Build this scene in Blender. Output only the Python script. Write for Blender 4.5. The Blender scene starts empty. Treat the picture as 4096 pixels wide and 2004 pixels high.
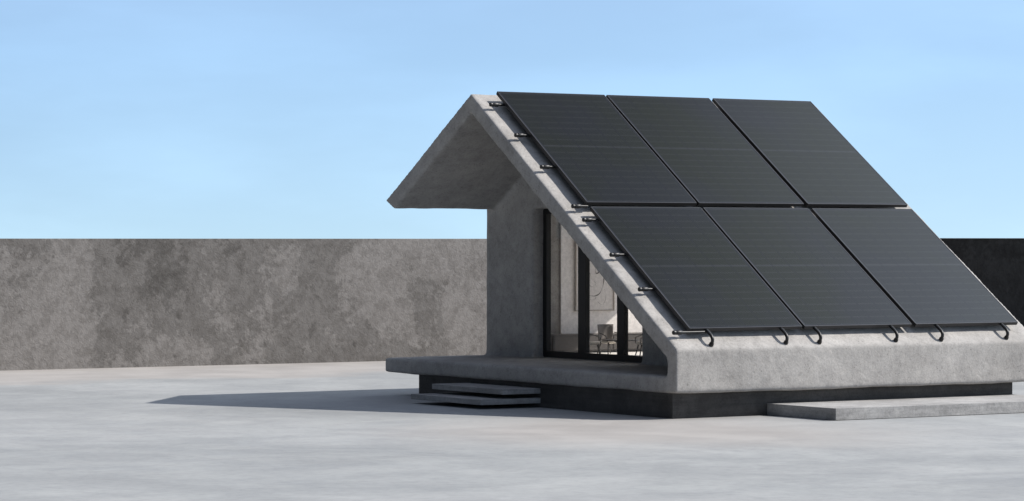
import bpy, bmesh, math, random
from mathutils import Vector, Matrix, noise
R=math.radians
scene=bpy.context.scene
COL=scene.collection

# ------------------------------------------------------------------ measures (metres)
CAM=(-14.0382,-19.423,1.4337); YAW=32.76
ZB,ZT,ZS=.2017,.5564,.3403           # slab underside, knee of the roof, slab top
YR,TH=3.07,34.83                     # ridge, pitch of the front slope
T=math.tan(R(TH)); ZR=ZT+YR*T
YE,ZE,YE2,ZE2,ZI=4.5369,1.7725,4.3837,1.6911,2.5203
YI=.1384; XW=1.087; XH=3.82; XWF=3.42
SUN=Vector((.9305,-.4961,1)).normalized()

# ------------------------------------------------------------------ helpers
def link(o,parent=None):
    COL.objects.link(o)
    if parent: o.parent=parent
    return o
def obj(name,bm,mat,parent=None,smooth=False):
    me=bpy.data.meshes.new(name)
    bmesh.ops.recalc_face_normals(bm,faces=bm.faces[:])
    bm.to_mesh(me); bm.free()
    if smooth:
        for p in me.polygons: p.use_smooth=True
    me.materials.append(mat)
    return link(bpy.data.objects.new(name,me),parent)
def empty(name,loc=(0,0,0)):
    o=bpy.data.objects.new(name,None); o.location=loc; o.empty_display_size=.1
    return link(o)
def tag(o,label=None,cat=None,group=None,kind=None):
    if label: o['label']=label
    if cat: o['category']=cat
    if group: o['group']=group
    if kind: o['kind']=kind
    return o
def box(bm,x0,x1,y0,y1,z0,z1,bev=0,seg=2):
    r=bmesh.ops.create_cube(bm,size=1)
    for v in r['verts']:
        v.co=Vector((x0+(v.co.x+.5)*(x1-x0),y0+(v.co.y+.5)*(y1-y0),z0+(v.co.z+.5)*(z1-z0)))
    if bev:
        es={e for v in r['verts'] for e in v.link_edges}
        bmesh.ops.bevel(bm,geom=list(es),offset=bev,segments=seg,affect='EDGES',profile=.5)
def prism(bm,pts,x0,x1):
    """closed polygon (y,z) pushed along x"""
    a=[bm.verts.new((x0,y,z)) for y,z in pts]; b=[bm.verts.new((x1,y,z)) for y,z in pts]
    bm.faces.new(a); bm.faces.new(b[::-1]); n=len(pts)
    for i in range(n): bm.faces.new((a[i],b[i],b[(i+1)%n],a[(i+1)%n]))
def tube(bm,path,rad,seg=14,cap=True):
    """path of Vectors, rad a float or list"""
    path=[Vector(p) for p in path]; n=len(path)
    rads=rad if isinstance(rad,(list,tuple)) else [rad]*n
    rings=[]; ref=None
    for i,p in enumerate(path):
        d=(path[min(i+1,n-1)]-path[max(i-1,0)]).normalized()
        if ref is None: ref=d.orthogonal().normalized()
        ref=(ref-d*ref.dot(d)).normalized(); s=d.cross(ref)
        rings.append([bm.verts.new(p+(ref*math.cos(2*math.pi*k/seg)+s*math.sin(2*math.pi*k/seg))*rads[i]) for k in range(seg)])
    for a,b in zip(rings,rings[1:]):
        for k in range(seg): bm.faces.new((a[k],a[(k+1)%seg],b[(k+1)%seg],b[k]))
    if cap: bm.faces.new(rings[0][::-1]); bm.faces.new(rings[-1])
def lathe_x(bm,prof,y,z,seg=20):
    """profile [(x,r)] turned round an axis along x"""
    rings=[]
    for x,r in prof:
        rings.append([bm.verts.new((x,y+r*math.cos(2*math.pi*k/seg),z+r*math.sin(2*math.pi*k/seg))) for k in range(seg)])
    for a,b in zip(rings,rings[1:]):
        for k in range(seg): bm.faces.new((a[k],a[(k+1)%seg],b[(k+1)%seg],b[k]))
    bm.faces.new(rings[0][::-1]); bm.faces.new(rings[-1])

# ------------------------------------------------------------------ materials
class N:
    def __init__(s,name):
        s.m=bpy.data.materials.new(name); s.m.use_nodes=True; s.t=s.m.node_tree
        s.b=s.t.nodes['Principled BSDF']; s.out=s.t.nodes['Material Output']
    def n(s,t,**k):
        x=s.t.nodes.new(t)
        for a,v in k.items(): setattr(x,a,v)
        return x
    def l(s,a,b): s.t.links.new(a,b)
    def coords(s,scale=(1,1,1),world=False,loc=(0,0,0)):
        if world: o=s.n('ShaderNodeNewGeometry').outputs['Position']
        else: o=s.n('ShaderNodeTexCoord').outputs['Object']
        mp=s.n('ShaderNodeMapping'); mp.inputs['Scale'].default_value=scale; mp.inputs['Location'].default_value=loc
        s.l(o,mp.inputs['Vector']); return mp.outputs['Vector']
    def noise(s,vec,scale,detail=6,rough=.55,dist=0):
        x=s.n('ShaderNodeTexNoise'); s.l(vec,x.inputs['Vector'])
        x.inputs['Scale'].default_value=scale; x.inputs['Detail'].default_value=detail
        x.inputs['Roughness'].default_value=rough; x.inputs['Distortion'].default_value=dist
        return x.outputs['Fac']
    def ramp(s,fac,stops):
        x=s.n('ShaderNodeValToRGB'); e=x.color_ramp.elements
        while len(e)>1: e.remove(e[-1])
        e[0].position=stops[0][0]; e[0].color=col(stops[0][1])
        for p,c in stops[1:]:
            q=e.new(p); q.color=col(c)
        s.l(fac,x.inputs['Fac']); return x.outputs['Color']
    def mix(s,fac,a,b,mode='MIX'):
        x=s.n('ShaderNodeMix',data_type='RGBA',blend_type=mode)
        for i,v in ((0,fac),(6,a),(7,b)):
            if isinstance(v,bpy.types.NodeSocket): s.l(v,x.inputs[i])
            else: x.inputs[i].default_value=v if i==0 else col(v)
        return x.outputs[2]
    def math(s,op,a,b=None,c=None):
        x=s.n('ShaderNodeMath',operation=op)
        for i,v in enumerate((a,b,c)):
            if v is None: continue
            if isinstance(v,bpy.types.NodeSocket): s.l(v,x.inputs[i])
            else: x.inputs[i].default_value=v
        return x.outputs[0]
    def bump(s,h,strength,dist,prev=None):
        x=s.n('ShaderNodeBump'); x.inputs['Strength'].default_value=strength; x.inputs['Distance'].default_value=dist
        s.l(h,x.inputs['Height'])
        if prev: s.l(prev,x.inputs['Normal'])
        return x.outputs['Normal']
    def set(s,base=None,rough=None,metal=None,normal=None,spec=None):
        for k,v in (('Base Color',base),('Roughness',rough),('Metallic',metal),('Normal',normal),('Specular IOR Level',spec)):
            if v is None: continue
            if isinstance(v,bpy.types.NodeSocket): s.l(v,s.b.inputs[k])
            else: s.b.inputs[k].default_value=col(v) if k=='Base Color' else v
        return s.m
def col(c):
    if isinstance(c,(int,float)): return (c,c,c,1)
    return tuple(c)+((1,) if len(c)==3 else ())

def concrete(name,lo,hi,rough=.85,pit=True,bump=1.0,streak=None,spec=.3):
    k=N(name); v=k.coords(world=True)
    big=k.noise(v,1.1,4,.6,.4); mid=k.noise(v,5.5,8,.68,.3); fine=k.noise(v,60,5,.7)
    c=k.ramp(big,[(.32,lo),(.68,hi)])
    c=k.mix(k.ramp(mid,[(.35,0),(.62,1)]),c,k.mix(1,c,(.80,.80,.805),'MULTIPLY'))
    c=k.mix(k.ramp(fine,[(.36,1),(.54,0)]),c,k.mix(1,c,(.83,.83,.83),'MULTIPLY'))
    c=k.mix(k.ramp(k.noise(v,14,7,.75),[(.40,1),(.50,0)]),c,k.mix(1,c,(.86,.86,.86),'MULTIPLY'))
    if pit:
        vo=k.n('ShaderNodeTexVoronoi'); k.l(v,vo.inputs['Vector']); vo.inputs['Scale'].default_value=30
        d=k.math('LESS_THAN',vo.outputs['Distance'],.17)
        sel=k.math('GREATER_THAN',k.noise(v,9,3,.6),.56)
        pf=k.math('MULTIPLY',d,sel)
        c=k.mix(pf,c,k.mix(1,c,(.64,.64,.64),'MULTIPLY'))
    if streak:
        sv=k.coords(streak,world=True); st=k.noise(sv,3,6,.65,.2)
        c=k.mix(k.ramp(st,[(.38,0),(.66,1)]),c,k.mix(1,c,(.74,.745,.75),'MULTIPLY'))
    n1=k.bump(k.noise(v,22,6,.62,.6),.35*bump,.012); n2=k.bump(k.noise(v,130,3,.6),.30*bump,.003,n1)
    return k.set(c,rough,0,n2,spec)

M={}
M['concrete']=concrete('weathered_concrete',(.36,.343,.322),(.453,.434,.41))
M['plinth']=concrete('board_marked_concrete',(.064,.060,.056),(.128,.120,.111),streak=(.5,.5,9),pit=False)  # base colour darkened to carry part of the overhang's shade
M['step']=concrete('step_concrete',(.35,.34,.328),(.46,.45,.437),streak=(.6,.6,10),pit=False)
def wall_mat(name,d,l,patch=False):
    k=N(name); v0=k.coords(world=True)
    mp=k.n('ShaderNodeMapping'); mp.inputs['Rotation'].default_value=(.6,.65,.4); k.l(v0,mp.inputs['Vector']); v=mp.outputs['Vector']
    big=k.noise(v,.36,9,.62,.5); mid=k.noise(v,2.2,8,.74,.4); grain=k.noise(v,16,3,.7,.5)
    f=k.math('ADD',k.math('ADD',k.math('MULTIPLY',big,.70),k.math('MULTIPLY',mid,.24)),k.math('MULTIPLY',grain,.06))
    if patch:
        sx=k.n('ShaderNodeSeparateXYZ'); k.l(v0,sx.inputs[0])
        e=k.math('ADD',sx.outputs['X'],k.math('MULTIPLY',k.math('SUBTRACT',mid,.5),.9))
        mr=k.n('ShaderNodeMapRange'); k.l(e,mr.inputs[0]); mr.inputs[1].default_value=.22; mr.inputs[2].default_value=.06; mr.inputs[3].default_value=0; mr.inputs[4].default_value=.06
        f=k.math('ADD',f,mr.outputs[0])
    m=lambda t: tuple(a*(1-t)+b*t for a,b in zip(d,l))
    c=k.ramp(f,[(.43,m(0)),(.475,m(.18)),(.488,m(.5)),(.535,m(.45)),(.548,m(.85)),(.60,m(1))])
    c=k.mix(k.ramp(k.noise(v,6,7,.75,.3),[(.44,1),(.53,0)]),c,k.mix(1,c,(.83,.825,.82),'MULTIPLY'))
    c=k.mix(k.ramp(grain,[(.42,.8),(.55,0)]),c,k.mix(1,c,(.84,.835,.83),'MULTIPLY'))
    h=k.noise(v,26,2,.6,1.0); h2=k.noise(v,9,2,.5,.4)
    n=k.bump(h2,.3,.012,k.bump(h,.5,.010)); return k.set(c,.95,0,n,.15)
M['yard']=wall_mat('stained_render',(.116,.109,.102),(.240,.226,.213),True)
M['yardshade']=wall_mat('shaded_render',(.06,.059,.057),(.105,.103,.10))  # same wall, shade of its side away from the sun put into the colour
def ground_mat():
    k=N('polished_concrete'); v=k.coords(world=True)
    a=k.noise(v,.30,8,.6,.8); b=k.noise(v,1.3,8,.62,.5); f=k.noise(v,14,6,.7); sw=k.noise(v,.75,9,.72,.9); w2=k.noise(v,4.5,7,.7,.3)
    c=k.ramp(a,[(.3,(.272,.279,.279)),(.45,(.294,.302,.302)),(.52,(.318,.325,.324)),(.7,(.338,.343,.341))])
    c=k.mix(k.ramp(b,[(.40,1),(.60,0)]),c,k.mix(1,c,(.91,.913,.92),'MULTIPLY'))
    c=k.mix(k.ramp(sw,[(.47,0),(.56,1)]),c,k.mix(1,c,(1.09,1.09,1.085),'MULTIPLY'))
    c=k.mix(k.ramp(w2,[(.40,1),(.50,0)]),c,k.mix(1,c,(.95,.95,.953),'MULTIPLY'))
    c=k.mix(k.ramp(f,[(.35,.8),(.55,0)]),c,k.mix(1,c,(.86,.865,.87),'MULTIPLY'))
    # warm-toned bands: along the yard wall and beside the building's corner
    s=k.n('ShaderNodeSeparateXYZ'); k.l(v,s.inputs[0])
    wob=k.math('MULTIPLY',k.math('SUBTRACT',k.noise(v,.35,5,.6),.5),4.0)
    w1=k.math('ADD',s.outputs['Y'],wob)
    m1=k.n('ShaderNodeMapRange',interpolation_type='SMOOTHSTEP'); k.l(w1,m1.inputs[0])
    m1.inputs[1].default_value=7.7; m1.inputs[2].default_value=8.7
    d=k.n('ShaderNodeVectorMath',operation='DISTANCE'); k.l(v,d.inputs[0]); d.inputs[1].default_value=(-.9,-1.0,0)
    m2=k.n('ShaderNodeMapRange',interpolation_type='SMOOTHSTEP'); k.l(k.math('ADD',d.outputs['Value'],k.math('MULTIPLY',wob,.5)),m2.inputs[0])
    m2.inputs[1].default_value=2.6; m2.inputs[2].default_value=.6
    wm=k.math('MAXIMUM',m1.outputs[0],m2.outputs[0])
    c=k.mix(k.math('MULTIPLY',wm,.85),c,k.mix(k.ramp(b,[(.35,0),(.65,1)]),(.305,.285,.268),(.372,.348,.328)))
    n=k.bump(k.noise(v,30,5,.65),.25,.004)
    return k.set(c,k.ramp(b,[(.3,.62),(.7,.8)]),0,n,.35)
M['ground']=ground_mat()

def plain(name,c,rough=.5,metal=0,spec=.5):
    k=N(name); v=k.coords(world=True); f=k.noise(v,35,4,.6)
    cc=k.mix(k.ramp(f,[(.35,0),(.65,1)]),tuple(x*.9 for x in c),tuple(min(1,x*1.08) for x in c))
    rr=k.n('ShaderNodeMapRange'); k.l(f,rr.inputs[0]); rr.inputs[3].default_value=rough*.85; rr.inputs[4].default_value=min(1,rough*1.15)
    return k.set(cc,rr.outputs[0],metal,None,spec)
M['frame']=plain('black_anodised',(.022,.022,.024),.42,.3)
M['pipe']=plain('black_satin_paint',(.013,.0125,.012),.42,0,.4)
M['winframe']=plain('black_powder_coat',(.010,.010,.010),.5,0,.35)
M['plaster']=plain('interior_plaster',(.84,.80,.77),.9,0,.1)
M['intfloor']=plain('interior_floor',(.70,.67,.63),.6,0,.3)
M['darkwood']=plain('dark_wood',(.075,.068,.064),.5,0,.3)
M['chairshell']=plain('charcoal_fabric',(.13,.12,.115),.8,0,.2)
M['cream']=plain('cream_upholstery',(.62,.57,.50),.8,0,.2)
M['canvas']=plain('art_paper',(.70,.66,.63),.9,0,.1)
M['ink']=plain('ink',(.10,.09,.085),.7,0,.2)
M['picframe']=plain('pale_wood',(.45,.40,.35),.6,0,.3)

def cells():
    """108 half-cut cells, six across and 2 x 9 rows, ten busbars each; object space: x across, y up the panel"""
    k=N('solar_cells'); s=k.n('ShaderNodeSeparateXYZ'); k.l(k.coords(),s.inputs[0]); X,Y=s.outputs['X'],s.outputs['Y']
    W,L=1.134,1.707; mx=.024; cw=(W-2*mx)/6
    # across
    cx=k.math('DIVIDE',k.math('SUBTRACT',X,mx),cw); fx=k.math('FRACT',cx)
    incell=k.math('LESS_THAN',k.math('ABSOLUTE',k.math('SUBTRACT',fx,.5)),.485)
    bb=k.math('FRACT',k.math('ADD',k.math('MULTIPLY',k.math('SUBTRACT',fx,.06),11.36),0))
    bus=k.math('LESS_THAN',k.math('ABSOLUTE',k.math('SUBTRACT',bb,.5)),.045)
    inb=k.math('LESS_THAN',k.math('ABSOLUTE',k.math('SUBTRACT',fx,.5)),.44)
    bus=k.math('MULTIPLY',bus,inb)
    pad0=k.math('MULTIPLY',k.math('LESS_THAN',k.math('ABSOLUTE',k.math('SUBTRACT',bb,.5)),.13),inb)
    # along: two halves mirrored about the middle
    h=k.math('ABSOLUTE',k.math('SUBTRACT',Y,L/2)); g=.009; ch=(L/2-.028-g)/9
    cy=k.math('DIVIDE',k.math('SUBTRACT',h,g),ch); fy=k.math('FRACT',cy)
    edge=k.math('SUBTRACT',.5,k.math('ABSOLUTE',k.math('SUBTRACT',fy,.5)))
    rowgap=k.math('LESS_THAN',edge,.010)
    padrow=k.math('LESS_THAN',k.math('ABSOLUTE',k.math('SUBTRACT',edge,.06)),.03)
    pad=k.math('MULTIPLY',pad0,padrow)
    mid=k.math('LESS_THAN',h,.006)
    out=k.math('GREATER_THAN',h,L/2-.028); side=k.math('GREATER_THAN',k.math('ABSOLUTE',k.math('SUBTRACT',X,W/2)),W/2-mx)
    margin=k.math('MAXIMUM',out,side)
    # serial strips near the foot
    sx=k.math('MULTIPLY',k.math('SUBTRACT',X,.06),3/(W-.12)); fs=k.math('FRACT',sx)
    dash=k.math('MULTIPLY',k.math('LESS_THAN',k.math('ABSOLUTE',k.math('SUBTRACT',fs,.5)),.475),k.math('LESS_THAN',k.math('ABSOLUTE',k.math('SUBTRACT',Y,.018)),.0035))
    dash=k.math('MULTIPLY',dash,k.math('LESS_THAN',k.math('ABSOLUTE',k.math('SUBTRACT',X,W/2)),W/2-.05))
    # base: the reflected sky's drift from green-black to blue-black, put into the colour by noise
    tint=k.noise(k.coords(world=True),.8,3,.5)
    base=k.mix(k.ramp(tint,[(.4,0),(.6,1)]),(.007,.0085,.0045),(.007,.008,.0095))
    base=k.mix(k.math('SUBTRACT',1,incell),base,(.013,.014,.018))
    base=k.mix(rowgap,base,(.014,.015,.018))
    base=k.mix(mid,base,(.017,.018,.021))
    base=k.mix(k.math('MULTIPLY',bus,.9),base,(.034,.037,.035))
    base=k.mix(pad,base,(.045,.048,.046))
    base=k.mix(margin,base,(.015,.017,.021))
    base=k.mix(dash,base,(.004,.004,.006))
    r=k.noise(k.coords(world=True),2.2,4,.6)
    rr=k.n('ShaderNodeMapRange'); k.l(r,rr.inputs[0]); rr.inputs[3].default_value=.28; rr.inputs[4].default_value=.32
    k.set(base,rr.outputs[0],0,None,.06)
    k.b.inputs['Coat Weight'].default_value=.26; k.b.inputs['Coat Roughness'].default_value=.09
    return k.m
M['cells']=cells()

def glass():
    k=N('window_glass'); k.t.nodes.remove(k.b)
    tr=k.n('ShaderNodeBsdfTransparent'); tr.inputs[0].default_value=(.98,.975,.96,1)
    gl=k.n('ShaderNodeBsdfGlossy'); gl.inputs['Roughness'].default_value=.0; gl.inputs[0].default_value=(1,1,1,1)
    lw=k.n('ShaderNodeLayerWeight'); lw.inputs['Blend'].default_value=.5
    fr=k.n('ShaderNodeMath',operation='MULTIPLY_ADD'); k.l(k.math('POWER',lw.outputs['Facing'],5),fr.inputs[0]); fr.inputs[1].default_value=.92; fr.inputs[2].default_value=.08
    mx=k.n('ShaderNodeMixShader'); k.l(fr.outputs[0],mx.inputs[0]); k.l(tr.outputs[0],mx.inputs[1]); k.l(gl.outputs[0],mx.inputs[2])
    k.l(mx.outputs[0],k.out.inputs['Surface']); return k.m
M['glass']=glass()

# ------------------------------------------------------------------ ground and yard walls
bm=bmesh.new(); S=400
vs=[bm.verts.new(p) for p in ((-S,-S,0),(S,-S,0),(S,S,0),(-S,S,0))]; bm.faces.new(vs)
tag(obj('ground',bm,M['ground']),kind='structure')
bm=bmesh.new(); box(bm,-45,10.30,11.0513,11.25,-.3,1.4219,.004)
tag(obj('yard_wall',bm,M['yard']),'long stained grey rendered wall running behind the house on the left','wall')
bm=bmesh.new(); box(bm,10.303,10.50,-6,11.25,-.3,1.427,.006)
w=tag(obj('yard_wall',bm,M['yardshade']),'near black shaded yard wall behind the right end of the roof','wall')
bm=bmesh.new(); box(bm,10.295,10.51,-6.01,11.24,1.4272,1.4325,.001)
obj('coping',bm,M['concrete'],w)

# ------------------------------------------------------------------ house shell: one cast body, then split into its parts
house=tag(empty('concrete_house',(0,0,0)),'small raw concrete gabled house with a deep overhanging roof and recessed glass front','house')
bm=bmesh.new()
SL=(ZR-ZE)/(YE-YR)
def soff(y): return ZI-(YR-y)*T if y<YR else ZI-(y-YR)*(ZI-ZE2)/(YE2-YR)
# C-shaped section open under the rear eave
sec=[(0,ZB),(0,ZT),(YR,ZR),(YE,ZE),(YE2,ZE2),(YR,ZI),(YI,soff(YI)),(YI,ZS),(YE+.005,ZS),(YE+.005,ZB+.003)]
prism(bm,sec,0,XH)
def gable(x0,x1,ya,yb,ztop=None):
    prism(bm,[(YI-.05,ZS-.05),(YI-.05,soff(YI)+.03),(ya,soff(ya)+.08),(ya,ZS-.05)],x0,x1)
    prism(bm,[(yb,ZS-.05),(yb,soff(yb)+.08),(YE2+.03,ZE2+.03),(YE+.0,ZE-.012),(YE+.0,ZS-.05)],x0,x1)
    if ztop: prism(bm,[(ya-.02,ztop),(ya-.02,soff(ya)+.08),(YR,ZI+.08),(yb+.02,soff(yb)+.08),(yb+.02,ztop)],x0,x1)
OY0,OY1,OZ=2.0187,3.731,1.700
gable(XW,XW+.19,OY0,OY1,OZ)
gable(XWF,XWF+.15,1.0,4.28)
prism(bm,[(YE-.15,ZS-.05),(YE-.15,ZE2+.06),(YE,ZE-.012),(YE,ZS-.05)],XW+.02,XWF+.1)
bmesh.ops.recalc_face_normals(bm,faces=bm.faces[:])
me=bpy.data.meshes.new('shell'); bm.to_mesh(me); bm.free()
so=bpy.data.objects.new('shell',me); COL.objects.link(so)
m=so.modifiers.new('r','REMESH'); m.mode='VOXEL'; m.voxel_size=.0165; m.use_smooth_shade=True
m=so.modifiers.new('s','SMOOTH'); m.factor=.5; m.iterations=12
dg=bpy.context.evaluated_depsgraph_get(); dg.update()
sm=bpy.data.meshes.new_from_object(so.evaluated_get(dg))
bpy.data.objects.remove(so)
nor=[v.normal.copy() for v in sm.vertices]
for v,n in zip(sm.vertices,nor):
    p=v.co; a=noise.noise(p*1.7+Vector((3,7,1)))*.007+noise.noise(p*4.6)*.0036+noise.noise(p*13)*.0011
    v.co=p+n*a
sm.update()
vn=[v.normal.copy() for v in sm.vertices]
def region(c,n):
    x,y,z=c
    if y<YR: d=(ZT+y*T)-z
    else: d=(ZR-(y-YR)*SL)-z
    if z<ZS+.02 and y>YI+.02 : return 'floor_slab'
    if y<=YI+.02 and z<ZT-.03: return 'front_beam'
    if d<.205: return 'roof'
    if x>XWF-.06: return 'rear_gable_wall' if y>2.8 else 'rear_gable_wall_b'
    if y>YE-.19 and x>XW+.21: return 'side_wall'
    return 'gable_wall'
parts={}
for p in sm.polygons: parts.setdefault(region(p.center,p.normal),[]).append(p)
for nm,ps in parts.items():
    used={}; co=[]; fs=[]; ns=[]
    for p in ps:
        f=[]
        for vi in p.vertices:
            if vi not in used: used[vi]=len(co); co.append(sm.vertices[vi].co.copy()); ns.append(vn[vi])
            f.append(used[vi])
        fs.append(f)
    q=bpy.data.meshes.new(nm); q.from_pydata(co,[],fs); q.update()
    for p in q.polygons: p.use_smooth=True
    q.normals_split_custom_set_from_vertices([tuple(n) for n in ns])
    q.materials.append(M['concrete'])
    link(bpy.data.objects.new({'rear_gable_wall':'gable_wall','rear_gable_wall_b':'gable_wall'}.get(nm,nm),q),house)
bpy.data.meshes.remove(sm)
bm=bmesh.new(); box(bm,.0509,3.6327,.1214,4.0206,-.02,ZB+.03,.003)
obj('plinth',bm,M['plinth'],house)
for x0,z0,z1 in ((-.5477,.037,.082),(-.3349,.1185,.1637)):
    bm=bmesh.new(); box(bm,x0,.049,2.0214,3.157,z0,z1,.002)
    obj('step',bm,M['step'],house)
# dark timber threshold laid between beam and window
# window
GX=1.195
bm=bmesh.new()
def bar(y0,y1,z0,z1,x0=GX,x1=GX+.05): box(bm,x0,x1,y0,y1,z0,z1,.0015,1)
GY0,GY1=1.985,3.736
box(bm,GX,GX+.05,GY0,GY1,ZS-.01,.4040,.0015,1)          # sill rail
box(bm,GX,GX+.05,GY0,GY1,1.650,OZ+.02,.0015,1)          # head
box(bm,GX+.001,GX+.049,3.669,GY1,.4040,1.650)           # jambs
box(bm,GX+.001,GX+.049,GY0,2.021,.4040,1.650)
box(bm,GX+.001,GX+.049,3.041,3.158,.4040,1.650)         # mullions
box(bm,GX+.001,GX+.049,2.441,2.546,.4040,1.650)
wf=obj('window_frame',bm,M['winframe'],house)
for y0,y1 in ((2.021,2.441),(2.546,3.041),(3.158,3.669)):
    bm=bmesh.new(); vs=[bm.verts.new(p) for p in ((GX+.022,y0,.404),(GX+.022,y1,.404),(GX+.022,y1,1.65),(GX+.022,y0,1.65))]
    bm.faces.new(vs); obj('pane',bm,M['glass'],wf)
bm=bmesh.new(); box(bm,GX-.012,GX-.001,GY0+.03,GY1-.004,ZS-.004,ZS+.006,.001,1)
obj('threshold',bm,M['picframe'],wf)
# inner lining
bm=bmesh.new(); prism(bm,[(4.360,ZS+.006),(4.360,1.69),(4.375,1.68),(4.375,ZS+.006)],1.8157,XWF-.03)
obj('plaster_lining',bm,M['plaster'],house)
bm=bmesh.new(); box(bm,1.345,XWF+.1,.16,4.37,ZS+.004,ZS+.012)
obj('interior_floor',bm,M['intfloor'],house)

bm=bmesh.new()
g=.055
prism(bm,[(.40,soff(.40)-g),(YR,ZI-g),(4.34,soff(4.34)-g),(4.34,soff(4.34)-g-.01),(YR,ZI-g-.01),(.40,soff(.40)-g-.01)],XW+.24,XWF+.05)
obj('ceiling_lining',bm,M['plaster'],house)
# ------------------------------------------------------------------ inside
def thing(name,label,cat,loc,group=None): return tag(empty(name,loc),label,cat,group)
FZ=ZS+.012
t=thing('sideboard','long low dark sideboard against the pale wall inside the house','sideboard',(2.5,4.26,FZ))
def sub(name,mat,parent,fn,smooth=False):
    bm=bmesh.new(); fn(bm)
    for v in bm.verts: v.co=v.co-parent.location
    return obj(name,bm,mat,parent,smooth)
sub('cabinet_body',M['darkwood'],t,lambda b:box(b,1.58,3.33,4.18,4.355,FZ+.02,.520,.002))
sub('cabinet_top',M['chairshell'],t,lambda b:box(b,1.57,3.34,4.172,4.357,.5205,.5300,.002))
for i in range(5):
    sub('drawer_front',M['darkwood'],t,lambda b:box(b,1.60+i*.345,1.60+i*.345+.33,4.172,4.179,FZ+.03,.512,.001))
t=thing('framed_artwork','large pale framed line drawing hung on the wall inside the house','artwork',(2.19,4.35,.74))
sub('picture_frame',M['picframe'],t,lambda b:[box(b,1.9665,1.976,4.335,4.358,.74,1.55),box(b,2.40,2.4095,4.335,4.358,.74,1.55),box(b,1.976,2.40,4.335,4.358,.74,.7495),box(b,1.976,2.40,4.335,4.358,1.5405,1.55)])
sub('canvas',M['canvas'],t,lambda b:box(b,1.976,2.40,4.345,4.357,.7495,1.5405))
def strokes(b):
    def st(pts,w):
        # smooth polyline of flat ribbon
        P=[]; n=len(pts)
        for i in range(n-1):
            p0,p1,p2,p3=[Vector((*pts[max(0,min(n-1,j))],0)) for j in(i-1,i,i+1,i+2)]
            for s in range(8):
                u=s/8; P.append(.5*((2*p1)+(-p0+p2)*u+(2*p0-5*p1+4*p2-p3)*u*u+(-p0+3*p1-3*p2+p3)*u**3))
        P.append(Vector((*pts[-1],0)))
        pr=None
        for i,p in enumerate(P):
            d=(P[min(i+1,len(P)-1)]-P[max(i-1,0)]).normalized(); nn=Vector((-d.y,d.x,0))*w*(.6+.4*math.sin(i*.55))
            a=b.verts.new((p.x+nn.x,4.3435,p.y+nn.y)); c=b.verts.new((p.x-nn.x,4.3435,p.y-nn.y))
            if pr: b.faces.new((pr[0],pr[1],c,a))
            pr=(a,c)
    st([(2.06,1.42),(2.07,1.25),(2.03,1.20),(2.09,1.19),(2.05,1.13),(2.10,1.12),(2.06,1.06),(2.08,.95)],.006)
    st([(2.01,1.30),(2.02,1.10),(2.01,.92)],.003)
    st([(2.06,.95),(2.14,.885),(2.24,.905),(2.29,1.02),(2.27,1.12),(2.20,1.10),(2.21,1.25),(2.28,1.32)],.005)
    st([(2.04,.87),(2.16,.845),(2.20,.87),(2.15,.89)],.002)
    st([(2.10,1.20),(2.15,1.05),(2.20,1.0),(2.15,.97),(2.10,1.02)],.0015)
    st([(2.22,.83),(2.27,.80),(2.31,.85),(2.30,.95)],.0015)
sub('ink_drawing',M['ink'],t,strokes)

t=thing('round_table','round dark dining table on a single foot behind the middle glass pane','table',(1.93,3.55,FZ))
def cyl(b,x,y,z0,z1,r0,r1=None,seg=28):
    r1=r0 if r1 is None else r1
    tube(b,[(x,y,z0),(x,y,z1)],[r0,r1],seg)
sub('tabletop',M['darkwood'],t,lambda b:cyl(b,1.93,3.55,.488,.497,.17))
sub('pedestal',M['darkwood'],t,lambda b:[cyl(b,1.93,3.55,.45,.488,.012,.07),cyl(b,1.93,3.55,FZ+.006,.45,.012),cyl(b,1.93,3.55,FZ,FZ+.006,.085,.08)])
def chair(x,y,rot,label,group='dining chairs inside the house'):
    t=thing('dining_chair',label,'chair',(x,y,FZ),group); t.rotation_euler.z=rot; t.scale=(1.2,1.2,1)
    H=FZ
    def P(name,mat,fn,smooth=True):
        bm=bmesh.new(); fn(bm); return obj(name,bm,mat,t,smooth)
    def seat(b):
        r=bmesh.ops.create_uvsphere(b,u_segments=24,v_segments=12,radius=1)
        for v in r['verts']:
            v.co=Vector((v.co.x*.082,v.co.y*.080,.118+v.co.z*(.014 if v.co.z>0 else .024)+.010*(v.co.y)**2))
    P('seat',M['cream'],seat)
    def back(b):
        n=11; f=[]; 
        for th in (0,.006):
            g=[]
            for i in range(n):
                a=(i/(n-1)-.5)*2.0; row=[]
                for j in range(6):
                    u=j/5; z=.12+u*.155; r=.078+u*.012+th
                    row.append(b.verts.new((math.sin(a)*r,math.cos(a)*r*.9,z)))
                g.append(row)
            f.append(g)
        for k,g in enumerate(f):
            for i in range(n-1):
                for j in range(5): b.faces.new((g[i][j],g[i+1][j],g[i+1][j+1],g[i][j+1]))
        a,c=f
        for i in range(n-1):
            b.faces.new((a[i][0],a[i+1][0],c[i+1][0],c[i][0])); b.faces.new((a[i][5],c[i][5],c[i+1][5],a[i+1][5]))
        for i in (0,n-1):
            for j in range(5): b.faces.new((a[i][j],c[i][j],c[i][j+1],a[i][j+1]))
    P('backrest',M['chairshell'],back)
    for sx in (-1,1):
        for sy in (-1,1):
            P('leg',M['darkwood'],lambda b:tube(b,[(sx*.045,sy*.045,.108),(sx*.066,sy*.066,0)],[.0065,.0042],10))
        P('armrest',M['darkwood'],lambda b:tube(b,[(sx*.082,.035,.20),(sx*.088,-.01,.192),(sx*.082,-.06,.170),(sx*.070,-.062,.118)],.0045,8))
    return t
chair(1.66,3.62,R(60),'dark shell chair nearest the left mullion of the glass front')
chair(2.02,3.86,R(5),'dark shell chair behind the round table with its back to the wall')
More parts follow.
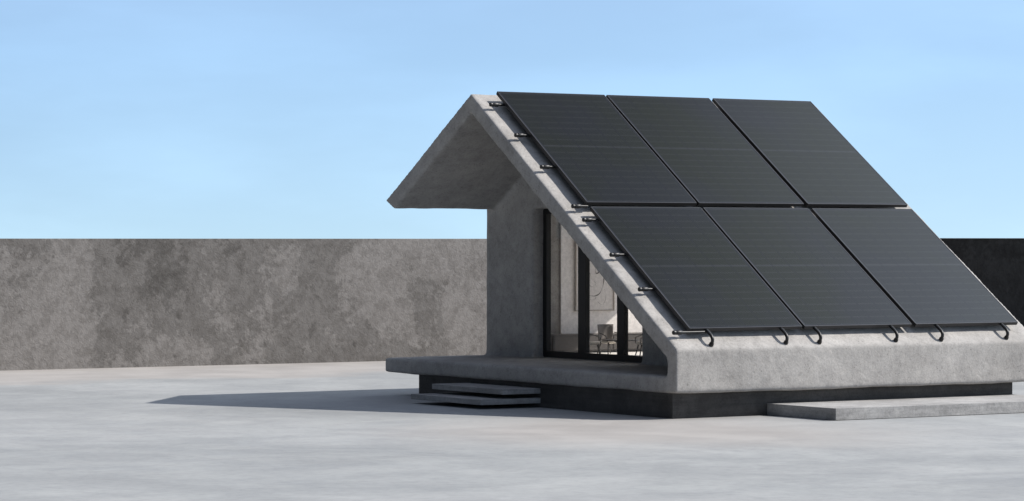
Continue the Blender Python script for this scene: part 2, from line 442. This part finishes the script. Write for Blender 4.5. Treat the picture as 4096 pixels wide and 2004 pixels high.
chair(1.985,3.22,R(-110),'cream seated armchair behind the rightmost glass pane')

# ------------------------------------------------------------------ bench slab
bm=bmesh.new(); box(bm,.9902,3.6367,-.7618,.1190,.003,.0962,.002)
tag(obj('concrete_platform',bm,M['step']),'long low pale concrete platform on the ground in front of the plinth','platform')

# ------------------------------------------------------------------ roof plane frame
TV=Vector((0,math.cos(R(TH)),math.sin(R(TH)))); NV=Vector((0,-math.sin(R(TH)),math.cos(R(TH)))); O=Vector((0,0,ZT))
def rp(x,s,d): return O+Vector((x,0,0))+TV*s+NV*d
LR=YR/math.cos(R(TH))

# solar panels
W,L,TK=1.134,1.707,.030
tp=R(TH+.1986)
def make_panel():
    e=empty('solar_panel')
    bm=bmesh.new(); f=.010
    # frame: four bars, butted
    box(bm,0,W,0,f,-TK,0,.0012,1); box(bm,0,W,L-f,L,-TK,0,.0012,1)
    box(bm,0,f,f,L-f,-TK,0); box(bm,W-f,W,f,L-f,-TK,0)
    obj('frame',bm,M['frame'],e)
    bm=bmesh.new(); box(bm,f,W-f,f,L-f,-.008,-.0018)
    obj('cell_sheet',bm,M['cells'],e)
    bm=bmesh.new(); box(bm,W/2-.06,W/2+.06,L/2-.03,L/2+.03,-.024,-.009,.003)
    obj('junction_box',bm,M['pipe'],e)
    return e
def dup(root):
    r=root.copy(); COL.objects.link(r)
    for ch in root.children:
        c=ch.copy(); COL.objects.link(c); c.parent=r
    return r
proto=make_panel(); first=True
xs=[.1917,.1917+W+.0245,.1917+2*W+.0245+.0445]; V0=.1011; GV=.0647
tyv=Vector((0,math.cos(tp),math.sin(tp))); nyv=Vector((0,-math.sin(tp),math.cos(tp)))
rowname=('upper','lower'); colname=('left','middle','right')
where={(0,0):'darkest green black solar panel at the upper left, beside the bare concrete ridge corner',
 (0,1):'black solar panel in the middle of the upper row under the ridge',
 (0,2):'grey blue solar panel at the upper right end of the ridge',
 (1,0):'dark solar panel at the lower left, beside the slanting roof edge',
 (1,1):'slate grey solar panel in the middle of the lower row above the front beam',
 (1,2):'blue grey solar panel at the lower right, nearest the right roof edge'}
for row in range(2):
    for c in range(3):
        o=proto if first else dup(proto); first=False
        v=V0+row*(L+GV)+L
        ridge=Vector((0,YR,ZR))
        o.location=ridge-tyv*v+nyv*.094+Vector((xs[c],0,0))
        o.rotation_euler=(tp,0,0)
        tag(o,where[(row,c)],'solar panel','solar panels on the front roof slope')

# mounting rails (pipes along the roof with knobbed ends)
def make_rail(xe=.155):
    e=empty('mounting_rail')
    bm=bmesh.new(); lathe_x(bm,[(.072,.0115),(xe,.0115)],0,0,16); obj('pipe',bm,M['pipe'],e,True)
    bm=bmesh.new(); lathe_x(bm,[(.028,.0168),(.0295,.0180),(.080,.0180),(.0825,.0165),(.0826,.0135),(.088,.0135),(.0885,.0125)],0,0,24)
    o=obj('collar',bm,M['pipe'],e,True)
    bm=bmesh.new(); lathe_x(bm,[(0,.0150),(.002,.0172),(.005,.0180),(.018,.0180),(.0215,.0172),(.0216,.0145),(.028,.0145)],0,0,24)
    obj('end_cap',bm,M['pipe'],e,True)
    for c in e.children:
        mo=c.modifiers.new('e','EDGE_SPLIT'); mo.split_angle=R(40)
    return e
ks=[(3.486,'top mounting rail, its knob just below the ridge'),(3.002,'second mounting rail down from the ridge'),(2.514,'third mounting rail, above the notch in the roof edge'),
    (1.924,'mounting rail ending at the gap between the two panel rows'),(1.725,'mounting rail just under the top edge of the lower panel row'),
    (1.222,'mounting rail beside the upper half of the lower left panel'),(.739,'mounting rail beside the lower half of the lower left panel'),(.151,'lowest mounting rail, joined to the bent hooks above the beam')]
pr=make_rail()
for i,(s,lab) in enumerate(ks):
    o=pr if i==0 else make_rail(.334) if i==7 else dup(pr)
    o.location=rp([.054,.056,.056,.051,.050,.040,.044,.036][i],s,.050); o.rotation_euler=(R(TH),0,0)
    tag(o,'black '+lab,'rail','mounting rails under the panels')

# bent hooks standing on the roof foot
def make_hook():
    e=empty('roof_hook')
    def L3(s,d): return Vector((0,s,d))
    pts=[(.34,.052),(.22,.060),(.150,.0645),(.120,.0655),(.100,.0655),(.084,.0645),(.070,.0615),(.058,.0565),(.050,.050),(.0445,.0415),(.0420,.033),(.0410,.024)]
    bm=bmesh.new(); tube(bm,[L3(*p) for p in pts],.0135,18); obj('bent_pipe',bm,M['pipe'],e,True)
    bm=bmesh.new()
    def cyl2(z0,z1,r0,r1): tube(bm,[Vector((0,.0402,z0)),Vector((0,.0405,z1))],[r0,r1],20)
    cyl2(-.004,.017,.0190,.0195); cyl2(.0172,.0225,.0178,.0172)
    c=obj('foot_collar',bm,M['pipe'],e,True)
    for c in e.children:
        mo=c.modifiers.new('e','EDGE_SPLIT'); mo.split_angle=R(45)
    return e
ph=make_hook()
hk=[(.370,'bent hook pipe nearest the left knob of the lowest rail'),(1.118,'bent hook pipe at the right end of the lower left panel'),(1.463,'bent hook pipe at the left end of the lower middle panel'),
    (2.268,'bent hook pipe at the right end of the lower middle panel'),(2.761,'bent hook pipe under the lower right panel, on its left'),(3.485,'bent hook pipe at the far right corner of the lower right panel')]
for i,(x,lab) in enumerate(hk):
    o=ph if i==0 else dup(ph)
    o.location=rp(x-.007,0,0); o.rotation_euler=(R(TH),0,0)
    tag(o,'black '+lab,'hook','bent pipe hooks at the foot of the panels')

# ------------------------------------------------------------------ light
w=bpy.data.worlds.new('World'); scene.world=w; w.use_nodes=True; nt=w.node_tree
bg=nt.nodes['Background']; bg.inputs['Strength'].default_value=.14
sky=nt.nodes.new('ShaderNodeTexSky'); sky.sky_type='NISHITA'; sky.sun_disc=False
sky.sun_elevation=math.asin(SUN.z); sky.sun_rotation=math.atan2(SUN.x,SUN.y)
sky.altitude=0; sky.air_density=1.0; sky.dust_density=.6; sky.ozone_density=2.0
tc=nt.nodes.new('ShaderNodeTexCoord'); mp=nt.nodes.new('ShaderNodeMapping')
mp.inputs['Scale'].default_value=(1,1,1.0); mp.inputs['Location'].default_value=(0,0,.10)
nt.links.new(tc.outputs['Generated'],mp.inputs['Vector']); nt.links.new(mp.outputs[0],sky.inputs['Vector'])
# unseen bright cloud bank added low on the right for the panels' reflection, plus blue grading of the clear sky
def wn(t,**k):
    x=nt.nodes.new(t)
    for a,v in k.items(): setattr(x,a,v)
    return x
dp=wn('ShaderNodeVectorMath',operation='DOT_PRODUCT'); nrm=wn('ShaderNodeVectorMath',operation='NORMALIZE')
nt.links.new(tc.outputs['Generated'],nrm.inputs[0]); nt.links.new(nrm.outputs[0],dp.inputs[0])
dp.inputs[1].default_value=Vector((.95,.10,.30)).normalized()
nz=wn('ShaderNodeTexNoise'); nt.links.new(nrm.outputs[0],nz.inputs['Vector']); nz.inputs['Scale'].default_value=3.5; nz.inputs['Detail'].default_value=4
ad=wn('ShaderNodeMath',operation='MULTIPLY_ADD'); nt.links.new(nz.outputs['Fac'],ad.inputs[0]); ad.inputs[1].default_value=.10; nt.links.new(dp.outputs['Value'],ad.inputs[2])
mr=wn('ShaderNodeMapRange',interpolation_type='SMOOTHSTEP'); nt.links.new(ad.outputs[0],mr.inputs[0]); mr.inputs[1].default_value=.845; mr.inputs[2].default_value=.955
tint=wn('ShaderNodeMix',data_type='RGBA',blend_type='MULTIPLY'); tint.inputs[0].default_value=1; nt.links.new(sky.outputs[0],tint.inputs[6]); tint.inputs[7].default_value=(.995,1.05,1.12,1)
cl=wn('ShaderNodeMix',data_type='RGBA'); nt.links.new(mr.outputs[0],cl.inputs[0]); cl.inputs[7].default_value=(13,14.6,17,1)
# the clear sky deepens quickly towards the zenith
sz=wn('ShaderNodeSeparateXYZ'); nt.links.new(nrm.outputs[0],sz.inputs[0])
zm=wn('ShaderNodeMapRange',interpolation_type='SMOOTHSTEP'); nt.links.new(sz.outputs['Z'],zm.inputs[0]); zm.inputs[1].default_value=.06; zm.inputs[2].default_value=.55; zm.inputs[3].default_value=1; zm.inputs[4].default_value=.5
# and is dimmer on the side away from the sun
d2=wn('ShaderNodeVectorMath',operation='DOT_PRODUCT'); nt.links.new(nrm.outputs[0],d2.inputs[0]); d2.inputs[1].default_value=Vector((SUN.x,SUN.y,0)).normalized()
am=wn('ShaderNodeMapRange',interpolation_type='SMOOTHSTEP'); nt.links.new(d2.outputs['Value'],am.inputs[0]); am.inputs[1].default_value=-.9; am.inputs[2].default_value=.0; am.inputs[3].default_value=.15; am.inputs[4].default_value=1.02
# unseen bright veil added high overhead to lift the ground shadow
hv=wn('ShaderNodeMapRange',interpolation_type='SMOOTHSTEP'); nt.links.new(sz.outputs['Z'],hv.inputs[0]); hv.inputs[1].default_value=.80; hv.inputs[2].default_value=.93; hv.inputs[3].default_value=0; hv.inputs[4].default_value=1.7
za=wn('ShaderNodeMath',operation='ADD'); nt.links.new(zm.outputs[0],za.inputs[0]); nt.links.new(hv.outputs[0],za.inputs[1])
fm=wn('ShaderNodeMath',operation='MULTIPLY'); nt.links.new(za.outputs[0],fm.inputs[0]); nt.links.new(am.outputs[0],fm.inputs[1])
hs=wn('ShaderNodeHueSaturation'); nt.links.new(tint.outputs[2],hs.inputs['Color'])
sm_=wn('ShaderNodeMapRange'); nt.links.new(sz.outputs['Z'],sm_.inputs[0]); sm_.inputs[1].default_value=.06; sm_.inputs[2].default_value=.4; sm_.inputs[3].default_value=1; sm_.inputs[4].default_value=.5
nt.links.new(sm_.outputs[0],hs.inputs['Saturation'])
hm=wn('ShaderNodeMapping'); hm.inputs['Scale'].default_value=(3,3,11); hm.inputs['Rotation'].default_value=(.1,.25,0); nt.links.new(nrm.outputs[0],hm.inputs['Vector'])
hn=wn('ShaderNodeTexNoise'); nt.links.new(hm.outputs[0],hn.inputs['Vector']); hn.inputs['Scale'].default_value=2.2; hn.inputs['Detail'].default_value=6; hn.inputs['Roughness'].default_value=.5
hr=wn('ShaderNodeMapRange',interpolation_type='SMOOTHSTEP'); nt.links.new(hn.outputs['Fac'],hr.inputs[0]); hr.inputs[1].default_value=.38; hr.inputs[2].default_value=.68; hr.inputs[3].default_value=.96; hr.inputs[4].default_value=1.07
fm2=wn('ShaderNodeMath',operation='MULTIPLY'); nt.links.new(fm.outputs[0],fm2.inputs[0]); nt.links.new(hr.outputs[0],fm2.inputs[1]); fm=fm2
dz=wn('ShaderNodeVectorMath',operation='SCALE'); nt.links.new(hs.outputs[0],dz.inputs[0]); nt.links.new(fm.outputs[0],dz.inputs['Scale'])
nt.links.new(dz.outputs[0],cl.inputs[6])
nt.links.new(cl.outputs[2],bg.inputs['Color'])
sl=bpy.data.lights.new('sun','SUN'); sl.energy=5; sl.angle=R(.5); sl.color=(1,.955,.90)
so=bpy.data.objects.new('sun',sl); COL.objects.link(so); so.rotation_euler=SUN.to_track_quat('Z','Y').to_euler(); so.location=(10,-6,12)

# ------------------------------------------------------------------ camera
cd=bpy.data.cameras.new('camera'); cam=bpy.data.objects.new('camera',cd); COL.objects.link(cam); scene.camera=cam
cd.sensor_width=36; cd.lens=36*12152.08/4096; cd.clip_start=.1; cd.clip_end=2000
cam.location=CAM; cd.shift_y=-(1002-950.95)/4096
cam.rotation_euler=(Matrix.Rotation(R(-YAW),3,'Z')@Matrix.Rotation(R(90),3,'X')@Matrix.Rotation(R(.036),3,'Z')).to_euler()
scene.render.resolution_x=1024; scene.render.resolution_y=501
scene.render.engine='CYCLES'
scene.view_settings.view_transform='Standard'; scene.view_settings.look='None'; scene.view_settings.exposure=.15; scene.view_settings.gamma=1
